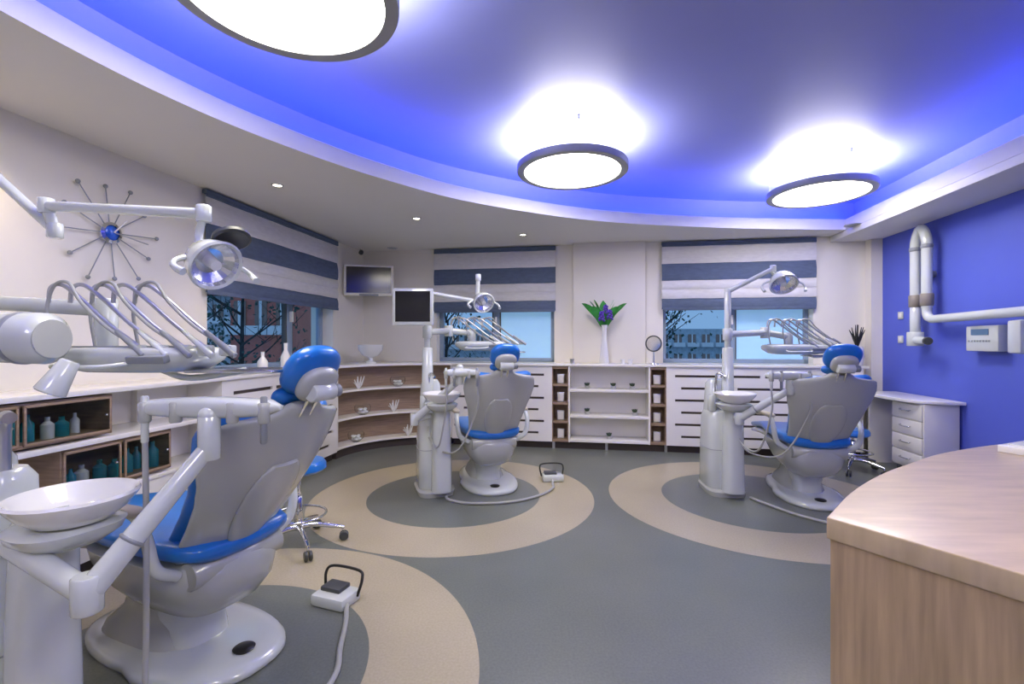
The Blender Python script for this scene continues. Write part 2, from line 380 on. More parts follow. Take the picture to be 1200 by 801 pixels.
def dispcab(x0,x1,z0,z1,nd):
    g=group('glass_display_cabinet',(0,0,0),RR+R90)
    y0=YF+.01
    boxes('carcass',[(x0,x1,y0,-AL-.01,z0,z0+.02),(x0,x1,y0,-AL-.01,z1-.02,z1),(x0,x0+.02,y0,-AL-.01,z0,z1),(x1-.02,x1,y0,-AL-.01,z0,z1),(x0,x1,-AL-.03,-AL-.01,z0,z1)],m_brown,g)
    for i in range(nd):
        a=x0+(x1-x0)*i/nd; b=x0+(x1-x0)*(i+1)/nd
        boxes('door_frame',[(a+.01,b-.01,y0-.012,y0,z0+.01,z0+.025),(a+.01,b-.01,y0-.012,y0,z1-.025,z1-.01),(a+.01,a+.022,y0-.012,y0,z0+.01,z1-.01),(b-.022,b-.01,y0-.012,y0,z0+.01,z1-.01)],m_brown,g,bev=.002)
        boxes('door_glass',[(a+.02,b-.02,y0-.007,y0-.004,z0+.02,z1-.02)],m_cabglass,g)
        cyl('knob',(b-.05,y0-.012,(z0+z1)/2),(b-.05,y0-.03,(z0+z1)/2),.008,m_chrome,g,N=12)
    x=x0+.06
    while x<x1-.06:
        h=random.uniform(.09,.17); r=random.uniform(.022,.036); mt=random.choice([m_bluebottle,m_bluebottle,m_ceramic,m_bluebottle])
        lathe('bottle',[(0,0),(r,0),(r,h*.65),(r*.4,h*.8),(r*.4,h),(0,h)],(x,random.uniform(YF+.08,YF+.14),z0+.02),mt,g,N=16)
        x+=r*2+random.uniform(.01,.03)
dispcab(1.0,2.38,.79,1.02,3); dispcab(.6,1.4,.48,.74,2); dispcab(2.1,2.78,.48,.74,2)
gc=group('curved_corner_shelf',(0,0,0),RR)
arc=[]
for i in range(25):
    t=i/24; ang=math.pi*.5*(1-t)
    arc.append((-1.745-1.055*math.sin(ang),4.905+.945*math.cos(ang)))
def corner_poly(inset=0):
    return [(p[0]-inset*.7,p[1]+inset*.7) for p in arc]+[(-1.745,BB-.01),(AL+.01,BB-.01),(AL+.01,4.905)]
for z in (.10,.42,.74,1.03): prism('shelf_tier',corner_poly(),z,z+.03 if z>1 else z+.026,m_white,gc,bev=.003)
prism('toe_kick',corner_poly(.05),0,.098,m_slot,gc)
bk=[(p[0]*1+(-.22)*math.sin(math.pi*.5*(1-i/24)),p[1]+.22*math.cos(math.pi*.5*(1-i/24))) for i,p in enumerate(arc)]
vs=[(x,y,.12) for x,y in bk]+[(x,y,1.03) for x,y in bk]
mesh('brown_back',vs,[(i,i+1,26+i,25+i) for i in range(24)],m_brown,gc,fix=False)
boxes('end_sides',[(-1.765,-1.745,5.85,6.18,.1,1.03),(-3.14,-2.8,4.905,4.925,.1,1.03)],m_white,gc)

# ---------------------------------------------------------------- wall items
cx,cy=W(AL+.03,2.63); g=group('starburst_wall_clock',(cx,cy,2.05),RR)
ellipsoid('hub',(0,0,0),(.03,.055,.055),M('clock_blue',(.02,.10,.55),.2,var=.4,scale=30),g)
lathe('hub_rim',[(.05,0),(.068,.0),(.07,.012),(.05,.02)],(0,0,0),m_chrome,g,axis=(1,0,0))
for i in range(12):
    t=2*math.pi*i/12+.1; r=.34 if i%2==0 else .30
    cyl('ray',(.0,.05*math.cos(t),.05*math.sin(t)),(.0,r*math.cos(t),r*math.sin(t)),.0035,m_grey,g,N=8,bev=.001)
    ellipsoid('ray_ball',(.0,r*math.cos(t),r*math.sin(t)),(.013,.014,.014),m_grey,g)
cyl('hour_hand',(.03,0,0),(.03,.09,.10),.005,m_white,g,N=8); cyl('minute_hand',(.035,0,0),(.035,.24,-.03),.004,m_alu,g,N=8)
g=group('wall_tv',(-1.86,6.1,2.13),math.radians(12))
boxes('casing',[(-.31,.31,0,.06,-.2,.2)],m_white,g,bev=.012)
boxes('screen',[(-.28,.28,-.003,.01,-.165,.175)],m_screen,g)
boxes('stand_lip',[(-.12,.12,-.005,.03,-.2,-.175)],m_grey,g,bev=.004)
cyl('bracket',(0,.06,0),(0,.36,0),.03,m_grey,g)
g=group('security_camera',(-1.99,6.2,2.52),math.radians(15))
cyl('body',(0,0,0),(.0,-.1,-.03),.03,m_black,g); cyl('mount',(0,0,0),(-.02,.12,.05),.012,m_grey,g)
g=group('wall_control_box',(*W(AR-.001,4.57),0),RR-R90)
boxes('housing',[(-.16,.17,-.09,0,1.25,1.47)],m_plastic,g,bev=.01)
boxes('display',[(-.10,.08,-.094,-.085,1.39,1.44)],M('lcd',(.10,.18,.30),.3),g)
boxes('buttons',[(-.13+i*.03,-.115+i*.03,-.094,-.085,1.33,1.345) for i in range(8)],m_grey,g)
g=group('wall_extraction_arm',(*W(AR,5.24),0),RR-R90)
m_tan=M('collar_tan',(.25,.22,.19),.5)
sweep('upper_u_tube',[(-.09,-.12,1.66),(-.09,-.12,2.15),(-.083,-.12,2.34),(.0,-.125,2.45),(.083,-.13,2.34),(.09,-.13,2.15),(.09,-.13,1.66)],.045,m_plastic,g,k=6,N=20)
cyl('collar_1',(-.09,-.12,1.68),(-.09,-.12,1.80),.054,m_tan,g); cyl('collar_2',(.09,-.13,1.68),(.09,-.13,1.80),.054,m_tan,g)
cyl('collar_top',(-.09,-.12,2.24),(-.09,-.12,2.28),.050,m_grey,g); cyl('collar_top',(.09,-.13,2.24),(.09,-.13,2.28),.050,m_grey,g)
cyl('elbow_drop',(-.09,-.12,1.36),(-.09,-.12,1.68),.045,m_plastic,g)
cyl('nozzle',(-.12,-.12,1.35),(.17,-.18,1.34),.042,m_plastic,g,r1=.034); cyl('nozzle_mouth',(.165,-.18,1.34),(.20,-.186,1.34),.038,m_dgrey,g); cyl('elbow_ball',(-.09,-.12,1.29),(-.09,-.12,1.43),.07,m_plastic,g)
sweep('side_tube',[(.09,-.13,1.68),(.095,-.13,1.60),(.15,-.13,1.555),(.32,-.13,1.55),(1.6,-.13,1.57)],.04,m_plastic,g,k=6,N=20)
cyl('wall_flange',(.0,0,2.0),(.0,-.1,2.0),.03,m_grey,g); cyl('wall_flange',(1.2,0,1.56),(1.2,-.1,1.56),.03,m_grey,g)
boxes('down_tube',[(1.02,1.14,-.17,-.09,1.24,1.5)],m_plastic,g,bev=.02)
for b,z,nm in ((5.75,1.62,'light_switch'),(5.75,1.36,'wall_socket'),(5.6,.33,'wall_socket')):
    g=group(nm,(*W(AR-.001,b),z),RR-R90); boxes('plate',[(-.04,.04,-.012,0,-.04,.04)],m_plastic,g,bev=.003); boxes('inset',[(-.025,.025,-.015,-.01,-.025,.025)],m_white,g,bev=.002)

g=group('wall_desk',(0,0,0),RR)
dp=[(p.x,p.y) for p in catmull([(3.36,4.84,0),(3.15,4.86,0),(3.0,4.98,0),(2.95,5.3,0),(2.93,5.6,0),(2.8,5.82,0)],6)]
prism('desktop',dp+[(3.36,5.82)],.755,.785,m_white,g,bev=.004)
boxes('support_panel',[(3.07,3.36,5.78,5.80,0,.755)],m_white,g)
g=group('drawer_cabinet',(0,0,0),RR)
boxes('carcass',[(3.06,3.35,4.90,5.35,.11,.75)],m_white,g,bev=.004)
boxes('drawer_fronts',[(3.045,3.06,4.91,5.34,.125+.155*i,.125+.155*i+.145) for i in range(4)],m_white,g,bev=.003)
for i in range(4): sweep('handle',[(3.046,5.06,.21+.155*i),(3.025,5.07,.205+.155*i),(3.025,5.19,.205+.155*i),(3.046,5.20,.21+.155*i)],.006,m_chrome,g,k=4,N=8)
for x in (3.09,3.32):
    for y in (4.95,5.30): cyl('caster',(x,y,0),(x,y,.11),.02,m_dgrey,g)
x,y=W(3.06,6.0)
g=group('vase_with_dark_stems',(x,y,1.06))
lathe('vase',[(0,0),(.05,0),(.065,.1),(.06,.2),(.05,.22),(.045,.2),(0,.19)],(0,0,0),m_ceramic,g)
for i in range(12):
    t=i*2.4; sweep('stem',[(0,0,.18),(.03*math.cos(t),.03*math.sin(t),.3),(.08*math.cos(t),.06*math.sin(t),.38+.03*(i%4))],[.004,.012,.004],m_black,g,k=5,N=6)

# ---------------------------------------------------------------- shelf ornaments
g=group('leaf_and_hyacinth_vase',(1.14,5.80,ST_))
lathe('vase',[(0,0),(.055,0),(.06,.02),(.05,.12),(.03,.3),(.028,.43),(.042,.48),(.038,.48),(.022,.43),(0,.40)],(0,0,0),m_ceramic,g)
for i,(t,l,lean) in enumerate([(0,.37,.76),(math.pi,.37,.76),(.5,.38,.5),(2.7,.38,.5),(-.5,.30,.62),(3.6,.30,.62),(1.57,.36,.2),(-1.57,.22,.6),(.2,.38,.34),(2.95,.38,.34)]):
    dx,dy=math.cos(t),math.sin(t); vs=[];fs=[]
    for k in range(9):
        f=k/8; r=lean*l*f*(.55+.45*f); z=.45+l*f*(1-.25*f*lean); w=.068*math.sin(math.pi*min(1,f*.9+.1))**.7
        for s_ in (-1,0,1): vs.append((dx*r-dy*w*s_,dy*r+dx*w*s_*.5,z+w*s_*(.75 if abs(dx)>.3 else 0)*(-1 if dx>0 else 1)))
    for k in range(8):
        for s_ in (0,1): fs.append((k*3+s_,k*3+s_+1,k*3+s_+4,k*3+s_+3))
    mesh('leaf',vs,fs,m_green,g,fix=False)
for (dx,h) in ((-.05,.58),(.05,.60),(0,.66)):
    for k in range(16):
        t=k*2.4; zz=h-.05+.11*k/16; r=.03*(1-.5*k/16); ellipsoid('floret',(dx+r*math.cos(t),-.09+r*math.sin(t),zz),(.015,.015,.015),m_purple,g)
    cyl('flower_stem',(dx*.3,0,.44),(dx,-.09,h),.006,m_green,g,N=8)
g=group('table_mirror',(1.72,5.70,ST_))
lathe('foot',[(0,0),(.06,0),(.055,.012),(.012,.02),(.008,.16),(0,.16)],(0,0,0),m_chrome,g)
lathe('mirror_rim',[(.085,-.01),(.1,-.008),(.1,.008),(.085,.01),(.085,-.01)],(0,0,.25),m_dgrey,g,axis=(-.6,-1,.0),N=40)
lathe('mirror_glass',[(0,.004),(.086,.004)],(0,0,.25),m_chrome,g,axis=(-.6,-1,.0),N=40)
g=group('pedestal_bowl',(-1.80,5.98,ST_))
lathe('bowl',[(0,0),(.07,0),(.07,.015),(.025,.04),(.03,.07),(.10,.10),(.15,.17),(.155,.235),(.145,.235),(.13,.17),(.08,.12),(0,.10)],(0,0,0),m_ceramic,g)
for px,h in ((-2.30,.18),(-2.17,.26),(-2.02,.19)):
    yy={-2.30:4.33,-2.17:4.5,-2.02:4.72}[px]
    g=group('ceramic_bottle',(px,yy,ST_)); r=.045
    lathe('body',[(0,0),(r*.8,0),(r,h*.15),(r,h*.5),(r*.35,h*.75),(r*.4,h),(r*.3,h),(0,h*.9)],(0,0,0),m_ceramic,g)
for x,y in ((1.36,5.76),(1.45,5.75),(-.05,5.95),(.75,5.85)):
    g=group('small_cup',(x,y,ST_)); lathe('cup',[(0,0),(.022,0),(.03,.06),(.027,.06),(.018,.01),(0,.01)],(0,0,0),m_ceramic if x>1 else m_alu,g,N=20)
M_dg=M('succulent_green',(.04,.07,.04),.6,var=.3)
def succulent(a,b,z):
    x,y=W(a,b); g=group('potted_succulent',(x,y,z))
    lathe('pot',[(0,0),(.028,0),(.036,.04),(.032,.04),(0,.03)],(0,0,0),m_alu,g,N=18)
    for i in range(13):
        t=i*2.4; r=.010+.0014*i
        sweep('leaf',[(0,0,.035),(r*math.cos(t),r*math.sin(t),.055),(r*1.6*math.cos(t),r*1.6*math.sin(t),.075)],[.006,.012,.003],M_dg,g,k=3,N=6)
for a,z in ((-.02,.746),(.30,.746),(.53,.746),(-.02,.426),(.56,.426),(.25,.126)): succulent(a,SF+.1,z)
for a in (-.35,.82):
    for z in (.119,.349,.579,.809):
        x,y=W(a,SF+.08); g=group('photo_frame',(x,y,z),RR); 
        boxes('frame',[(-.045,.045,0,.012,.0,.12)],m_alu,g,bev=.003); boxes('picture',[(-.036,.036,-.002,0,.01,.11)],m_white,g)
for (a,b,z,k) in ((-2.40,5.66,.766,0),(-2.05,5.80,.766,1),(-2.75,5.3,.766,1),(-2.45,5.64,.446,1),(-2.0,5.88,.446,1),(-2.72,5.35,.446,0),(-2.3,5.75,.126,1),(-2.78,5.3,.126,0)):
    x,y=W(a,b)
    if k: 
        g=group('white_coral_ornament',(x,y,z))
        for i in range(10):
            t=i*2.4; f=.3+.7*(i/10); sweep('branch',[(0,0,0.005),(.04*f*math.cos(t),.04*f*math.sin(t),.05),(.08*f*math.cos(t),.08*f*math.sin(t),.07+.04*(i%3))],[.014,.012,.006],m_ceramic,g,k=3,N=6)
    else:
        g=group('glass_bowl',(x,y,z)); lathe('bowl',[(0,0),(.04,0),(.09,.05),(.095,.10),(.075,.13)],(0,0,0),m_bowlglass,g)
        for i in range(12):
            t=i*2.4; q=.02+.003*i; ellipsoid('pebble',(q*math.cos(t),q*math.sin(t),.035+.03*(i%2)),(.022,.02,.016),m_ceramic,g)

# ================================================================ RECEPTION COUNTER
m_ctop=M('oak_top',(.49,.375,.235),.30,var=.13,scale=3,stretch=(2,12,2)); 
m_cbody=M('oak_panel',(.40,.285,.165),.42,var=.20,scale=4,stretch=(16,16,1.1))
left=[(p.x,p.y) for p in catmull([(.684,1.02,0),(.86,1.19,0),(1.04,1.335,0),(1.22,1.455,0),(1.5,1.62,0),(1.9,1.77,0),(2.4,1.83,0),(2.95,1.77,0)],6)]
poly=left+[(2.95,-.2),(1.43,-.2)]
g=group('reception_counter',(0,0,0))
prism('top',poly,.903,.95,m_ctop,g,bev=.003)
cxm,cym=1.9,.8
prism('body',[(p[0]+(cxm-p[0])*.006,p[1]+(cym-p[1])*.006) for p in poly],0,.903,m_cbody,g)
g=group('paper_box',(1.80,1.60,.95),.4); boxes('box',[(-.1,.1,-.07,.07,0,.025)],m_white,g,bev=.003); boxes('pad',[(-.08,.06,-.05,.05,.025,.03)],m_ceramic,g)

# ================================================================ DENTAL CHAIR
def dental_chair(loc,head):
    g=group('dental_chair',(loc[0],loc[1],0),head)
    def pl(z,k): 
        out=[]
        for i in range(48):
            t=2*math.pi*i/48; x=.27*k*spw(math.cos(t),.8); y=.5*k*spw(math.sin(t),.8)-.0
            if y>0: x*=.9
            out.append((x,y,z))
        return out
    loft('base_plate',[pl(0,.98),pl(.012,1),pl(.03,.99),pl(.045,.94),pl(.052,.80)],m_plastic,g,ang=60)
    lathe('foot_joystick',[(0,.052),(.04,.052),(.043,.058),(.03,.066),(0,.068)],(0,-.38,0),m_black,g)
    vloft('pedestal',[(0,.12,.045,.17,.27),(0,.12,.09,.155,.25),(0,.08,.16,.125,.20),(0,.05,.24,.12,.2),(0,.03,.30,.15,.24)],m_shell,g,n=3.5)
    vloft('pedestal_cover',[(0,-.05,.048,.12,.14),(0,-.06,.12,.115,.11),(0,-.08,.22,.13,.12),(0,-.08,.30,.15,.14)],m_plastic,g,n=3)
    vloft('seat_casing',[(0,-.10,.20,.11,.16),(0,-.09,.24,.17,.25),(0,-.06,.31,.215,.33),(0,-.02,.40,.245,.38),(0,.0,.455,.25,.38),(0,0,.465,.235,.365)],m_shell,g,n=3.6)
    def xr(y,zc,w,th,dish=.02,N=36):
        out=[]
        for i in range(N):
            t=2*math.pi*i/N; x=w*spw(math.cos(t),.55); z=th*spw(math.sin(t),.7)+dish*(x/w)**2
            out.append((x,y,zc+z))
        return out
    S=[(-.40,.50,.17,.015),(-.38,.505,.22,.04),(-.3,.51,.25,.052),(-.1,.505,.262,.052),(.1,.51,.262,.05),(.28,.52,.25,.048),(.45,.505,.225,.042),(.65,.475,.205,.036),(.84,.445,.19,.033),(.91,.435,.16,.028),(.94,.43,.10,.012)]
    loft('seat_cushion',[xr(*s) for s in S],m_blue,g,ang=80)
    S=[(.25,.45,.2,.02),(.35,.455,.22,.035),(.6,.435,.205,.035),(.84,.40,.19,.03),(.94,.385,.15,.02)]
    loft('legrest_shell',[xr(*s,0) for s in S],m_shell,g,ang=80)
    B=Vector((0,-.30,.47)); T=Vector((0,-.69,1.05)); u=(T-B).normalized(); nf=Vector((0,u.z,-u.y)); L=(T-B).length
    def w_at(s):
        K=[(-.10,.17),(-.04,.20),(.04,.22),(.2,.232),(.4,.25),(.52,.268),(.66,.295),(.78,.31),(.90,.295),(.96,.24),(1.0,.14),(1.04,.09),(1.08,.07)]
        for (a,b),(c,d) in zip(K,K[1:]):
            if s<=c: 
                f=max(0,(s-a)/(c-a)); f=f*f*(3-2*f)*.5+f*.5
                return b+(d-b)*f
        return K[-1][1]
    def back(name,s0,s1,wk,off,th,curv,mat):
        rings=[]
        ss=[s0,s0+.004]+[s0+.02+(s1-s0-.04)*i/30 for i in range(31)]+[s1-.004,s1]
        for j,s in enumerate(ss):
            e=.25 if j in(0,len(ss)-1) else (.7 if j in (1,len(ss)-2) else 1)
            w=w_at(s)*wk*(1 if e==1 else .93+.07*e); ring=[]
            for i in range(40):
                t=2*math.pi*i/40; x=w*spw(math.cos(t),.6); o=th*e*spw(math.sin(t),.75)
                lum=.03*math.sin(math.pi*min(1,max(0,s))*1.0)*-1
                ring.append(B+u*(L*s)+nf*(off+o+curv*(x/.28)**2+lum)+Vector((x,0,0)))
            rings.append(ring)
        return loft(name,rings,mat,g,ang=80)
    back('back_shell',-.10,1.08,1.0,0,.024,.065,m_shell)
    back('back_cushion',-.02,.95,.95,.062,.045,.07,m_blue)
    def bp(s,x,o): return B+u*(L*s)+nf*o+Vector((x,0,0))
    rings=[]
    for s in [.08+.62*i/14 for i in range(15)]:
        e=math.sin(math.pi*(s-.06)/.66)**.35; ring=[]
        for i in range(24):
            t=2*math.pi*i/24; x=.10*e*(1+.5*s)*spw(math.cos(t),.7); o=.012*spw(math.sin(t),.7)
            ring.append(B+u*(L*s)+nf*(-.027+o+.065*(x/.28)**2-.03*math.sin(math.pi*s))+Vector((x,0,0)))
        rings.append(ring)
    loft('rear_panel',rings,m_shell,g,ang=70)
    cyl('hinge',(-.2,-.33,.43),(.2,-.33,.43),.055,m_shell,g)
    for x in (-.025,.025): sweep('headrest_rod',[bp(.9,x,-.01),bp(1.1,x,-.02),bp(1.22,x,-.015)],.008,m_chrome,g,k=4,N=8)
    rx=math.atan2(-u.y,u.z)
    ellipsoid('headrest_cushion',bp(1.25,0,.05),(.125,.05,.105),m_blue,g,rx=rx,p=2.5)
    ellipsoid('headrest_roll',bp(1.07,0,.06),(.11,.035,.04),m_blue,g,rx=rx,p=2.4)
    ellipsoid('headrest_back',bp(1.21,0,-.005),(.09,.035,.075),m_shell,g,rx=rx,p=2.5)
    cyl('headrest_hub',bp(1.19,-.055,-.04),bp(1.19,.055,-.04),.034,m_plastic,g)
    cyl('headrest_knob',bp(1.19,.055,-.04),bp(1.19,.09,-.04),.026,m_grey,g)
    for sx in (-1,1):
        sweep('arm_support',[(sx*.22,-.30,.44),(sx*.30,-.31,.50),(sx*.325,-.30,.62),(sx*.32,-.22,.69),(sx*.32,-.05,.70)],[.022,.022,.02,.018,.018],m_plastic,g,k=6,N=12)
        loft('arm_pad',[[ (sx*.32+.032*e*spw(math.cos(t),.7),yy,.705+.018*e*spw(math.sin(t),.7)+dz) for t in [2*math.pi*i/20 for i in range(20)]] for yy,e,dz in ((-.26,.4,0),(-.245,.9,0),(-.2,1,0),(-.05,1,-.004),(.08,.95,-.02),(.11,.8,-.03),(.125,.3,-.035))],m_beige,g,ang=70)
    return g

# ================================================================ DENTAL UNIT
def dlamp(g,c,d,s=1.):
    c=Vector(c); d=Vector(d).normalized(); q=d.to_track_quat('Z','Y')
    def L(x,y,z): return c+q@Vector((x,y,z))*s
    def pf(P): return [(a*s,b*s) for a,b in P]
    lathe('lamp_housing',pf([(0,-.085),(.04,-.082),(.075,-.055),(.094,-.01),(.10,.02),(.094,.028),(.085,.02)]),c,m_plastic,g,axis=d,N=36)
    lathe('lamp_reflector',pf([(0,-.035),(.05,-.025),(.08,.0),(.088,.02)]),c,m_reflect,g,axis=d,N=24,ang=5)
    lathe('lamp_bulb',pf([(0,.02),(.02,.02),(.024,-.03),(0,-.03)]),c,m_ceramic,g,axis=d,N=16)
    for sx in (-1,1):
        sweep('lamp_handle',[L(sx*.095,0,-.02),L(sx*.135,-.01,0),L(sx*.15,-.02,.03),L(sx*.14,-.02,.07)],[.010,.009,.010,.013],m_plastic,g,k=5,N=10)
    return L
def dental_unit(loc,head,J):
    g=group('dental_treatment_unit',(loc[0],loc[1],0)); h=head
    ox,oy=loc
    def O(p): return (p[0]-ox,p[1]-oy,p[2])
    def H(x,y,z): return Vector((x*math.cos(h)-y*math.sin(h),x*math.sin(h)+y*math.cos(h),z))
    vloft('plinth',[(0,0,0,.16,.215),(0,0,.04,.165,.22),(0,0,.05,.15,.205)],m_shell,g,rot=h)
    vloft('body',[(0,.03,.05,.145,.17),(0,.03,.06,.15,.175),(0,.03,.40,.145,.17),(0,.03,.66,.135,.16),(0,.03,.71,.12,.145),(0,.03,.725,.09,.11)],m_plastic,g,rot=h,n=4.5)
    vloft('front_column',[(.03,-.19,.05,.085,.09),(.03,-.19,.6,.075,.08),(.03,-.2,.78,.07,.075),(.03,-.2,.82,.05,.055)],m_plastic,g,rot=h,n=3)
    vloft('body_seam',[(0,.03,.385,.1475,.1725),(0,.03,.39,.1475,.1725)],m_grey,g,rot=h,n=4.5)
    vloft('tower',[(-.02,.08,.70,.10,.09),(-.02,.08,.95,.085,.075),(-.02,.08,.99,.06,.05)],m_plastic,g,rot=h,n=3)
    bc=H(*J.get('bowl',(.02,-.26)),0); bz=J.get('bz',.80); br=J.get('br',1.)
    vloft_c=[sring(bc.x*.9,bc.y*.9,z,hx*br,hx*br,2.6,40,h) for z,hx in ((bz-.05,.09),(bz-.02,.13),(bz+.005,.14),(bz+.015,.12))]
    loft('bowl_housing',vloft_c,m_plastic,g)
    lathe('cuspidor_bowl',[(r_*br,z_) for r_,z_ in [(0,0),(.06,0),(.10,.012),(.135,.04),(.158,.07),(.165,.082),(.160,.09),(.15,.084),(.125,.045),(.08,.028),(.02,.022),(0,.02)]],(bc.x,bc.y,bz+.012),m_ceramic,g,N=48)
    f0=H(-.05,-.02,.72)
    sweep('water_spout',[f0,f0+Vector((0,0,.28)),f0+Vector((.02,-.02,.33)),f0+Vector((.06,-.06,.30))],.012,m_chrome,g,k=6,N=12)
    cyl('cup_holder',H(-.10,-.06,.72),H(-.10,-.06,.86),.035,m_plastic,g)
    cyl('suction_filter',H(.12,.0,.70),H(.12,.0,.80),.04,m_plastic,g)
    j0,j1,j2=[Vector(O(p)) for p in J['assist']]
    sweep('assist_lower_arm',[j0,j1],[.034,.03],m_plastic,g,smooth=False,N=20)
    cyl('assist_joint',j1+Vector((0,0,-.05)),j1+Vector((0,0,.05)),.036,m_plastic,g)
    sweep('assist_upper_arm',[j1,j2],[.034,.026],m_plastic,g,smooth=False,N=20)
    dv=(j2-j1).normalized()
    cyl('arm_collar',j1+dv*.33*(j2-j1).length-dv*.006,j1+dv*.33*(j2-j1).length+dv*.006,.035,m_grey,g)
    cyl('assist_joint_top',j2+Vector((0,0,-.04)),j2+Vector((0,0,.10)),.032,m_plastic,g)
    ellipsoid('assist_cap',j2+Vector((0,0,.10)),(.032,.032,.028),m_plastic,g)
    a,b=[Vector(O(p)) for p in J['bar']]
    bd=(b-a).normalized(); 
    rings=[]
    for k in range(13):
        f=k/12; p=a.lerp(b,f); hh=.022+.012*math.sin(math.pi*f); e=.35 if k in(0,12) else 1
        pn=Vector((-bd.y,bd.x,0)).normalized()
        rings.append([p+pn*.045*e*spw(math.cos(t),.7)+Vector((0,0,1))*hh*e*spw(math.sin(t),.7) for t in [2*math.pi*i/20 for i in range(20)]])
    loft('instrument_holder',rings,m_plastic,g,ang=60)
    for k,f in enumerate((.08,.3,.7,.92)):
        p=a.lerp(b,f)+Vector((0,0,-.01)); pn=Vector((-bd.y,bd.x,0)).normalized()*-.03
        cyl('holder_socket',p+pn+Vector((0,0,-.035)),p+pn+Vector((0,0,.03)),.018,m_shell,g,N=16)
        if k in J.get('hp',(0,1,3)): cyl('suction_handpiece',p+pn+Vector((0,0,-.10)),p+pn+Vector((0,0,.05)),.011,m_grey if k%2 else m_plastic,g,N=14)
        if k in J.get('hoses',(0,3)):
            q=p+pn+Vector((0,0,-.10)); e=j0+Vector((0,0,-.10-.03*k))
            sweep('suction_hose',[q,q+Vector((0,0,-.18)),q.lerp(e,.35)+Vector((0,-.02,-.36 if q.z>.3 else -.2)),q.lerp(e,.75)+Vector((0,0,-.22)),e],.0075,m_hose,g,k=8,N=10)
        if k in J.get('drop',()):
            q=p+pn+Vector((0,0,-.05))
            sweep('suction_drop_hose',[q,q+Vector((.005,0,-.35)),q+Vector((.01,-.01,-.75)),(q.x+.0,q.y-.01,.02)],.0085,m_hose,g,k=6,N=10)
    p0,p1=[Vector(O(p)) for p in J['pole']]
    cyl('pole_base',Vector((p0.x,p0.y,.68)),Vector((p0.x,p0.y,1.28)),.055,m_plastic,g,r1=.045)
    cyl('pole',Vector((p0.x,p0.y,1.2)),p1,.028,m_plastic,g)
    la=[Vector(O(p)) for p in J['lamp_arm']]
    for i in range(len(la)-1):
        sweep('lamp_arm',[la[i],la[i+1]],.02,m_plastic,g,smooth=False,N=16)
        cyl('lamp_joint',la[i]+Vector((0,0,-.03)),la[i]+Vector((0,0,.03)),.027,m_plastic,g)
    lc=Vector(O(J['lamp'])); le=la[-1]
    cyl('lamp_drop_joint',le+Vector((0,0,-.03)),le+Vector((0,0,.03)),.026,m_plastic,g)
    ld=Vector(J['lamp_dir']).normalized()
    bk_=lc-ld*.06
    sweep('lamp_yoke',[le,Vector((le.x,le.y,le.z*.4+bk_.z*.6))-ld*.03,bk_+Vector((0,0,-.02)),bk_],.014,m_plastic,g,k=6,N=12)
    dlamp(g,lc,ld,J.get('ls',1.))
    da=[Vector(O(p)) for p in J['deliv_arm']]
    for i in range(len(da)-1):
        sweep('delivery_arm',[da[i],da[i+1]],.03,m_plastic,g,smooth=False,N=20)
        cyl('delivery_joint',da[i]+Vector((0,0,-.055)),da[i]+Vector((0,0,.05)),.042,m_plastic,g)
    tc=Vector(O(J['tray'])); tr=J.get('tray_rot',0)
    cyl('tray_mount',Vector((da[-1].x,da[-1].y,tc.z-.02)),da[-1]+Vector((0,0,.04)),.038,m_plastic,g)
    hw=J.get('tw',.27); hd=.15
    def tp(x,y,z): return tc+Vector((x*math.cos(tr)-y*math.sin(tr),x*math.sin(tr)+y*math.cos(tr),z))
    rings=[]
    for z,k in ((-.055,.66),(-.045,.80),(-.012,.97),(.01,1),(.028,.97),(.036,.9)):
        rings.append([tp(v[0]+(-.02),v[1],v[2]) for v in sring(0,0,z,hw*k,hd*k,3.5)])
    loft('delivery_head',rings,m_plastic,g,ang=60)
    loft('delivery_pad',[[tp(v[0]-.02,v[1],v[2]) for v in sring(0,0,z,hw*.8,hd*.72,4)] for z in (.035,.040)],m_grey,g)
    obox('control_panel',tp(hw*.45,-hd*.93,-.005),(hw*.5,.03,.028),m_grey,g,rz=tr,rx=.3)
    sweep('tray_handle',[tp(-hw*.6,-hd*.9,-.02),tp(-hw*.6,-hd*1.3,-.03),tp(hw*.0,-hd*1.35,-.03),tp(hw*.2,-hd*.9,-.02)],.008,m_plastic,g,k=6,N=10)
    tx=J.get('steel',(hw*.9,.0,-.07))
    obox('steel_tray',tp(*tx),(.34,.20,.012),m_metal_tray,g,rz=tr,bev=.005)
    sweep('steel_tray_arm',[tp(hw*.2,0,-.05),tp(hw*.6,0,-.08),tp(*tx)],.012,m_plastic,g,k=4)
    for i in range(5):
        x0=-.10+.075*i; y0=-.09+.012*i; 
        sweep('whip_arm',[tp(x0+.16,y0,.03),tp(x0+.03,y0,.12),tp(x0-.10,y0+.01,.22),tp(x0-.17,y0+.01,.265),tp(x0-.215,y0+.01,.255),tp(x0-.225,y0+.01,.20)] ,.0075,m_alu,g,k=6,N=10)
        if i%2==0: sweep('handpiece_hose',[tp(x0+.15,y0-.03,.05),tp(x0+.05,y0-.03,.11),tp(x0-.06,y0-.02,.20),tp(x0-.12,y0-.01,.27),tp(x0-.19,y0,.26),tp(x0-.22,y0,.17),tp(x0-.20,y0,.04)],.006,m_hose,g,k=6,N=8)
        cyl('handpiece',tp(x0+.22,y0-.05,.005),tp(x0+.09,y0-.03,.095),.012,m_plastic if i%2 else m_grey,g,r1=.008,N=14)
        obox('handpiece_rest',tp(x0+.17,y0-.02,.025),(.05,.035,.04),m_plastic,g,bev=.008,rz=tr)
    return g,O

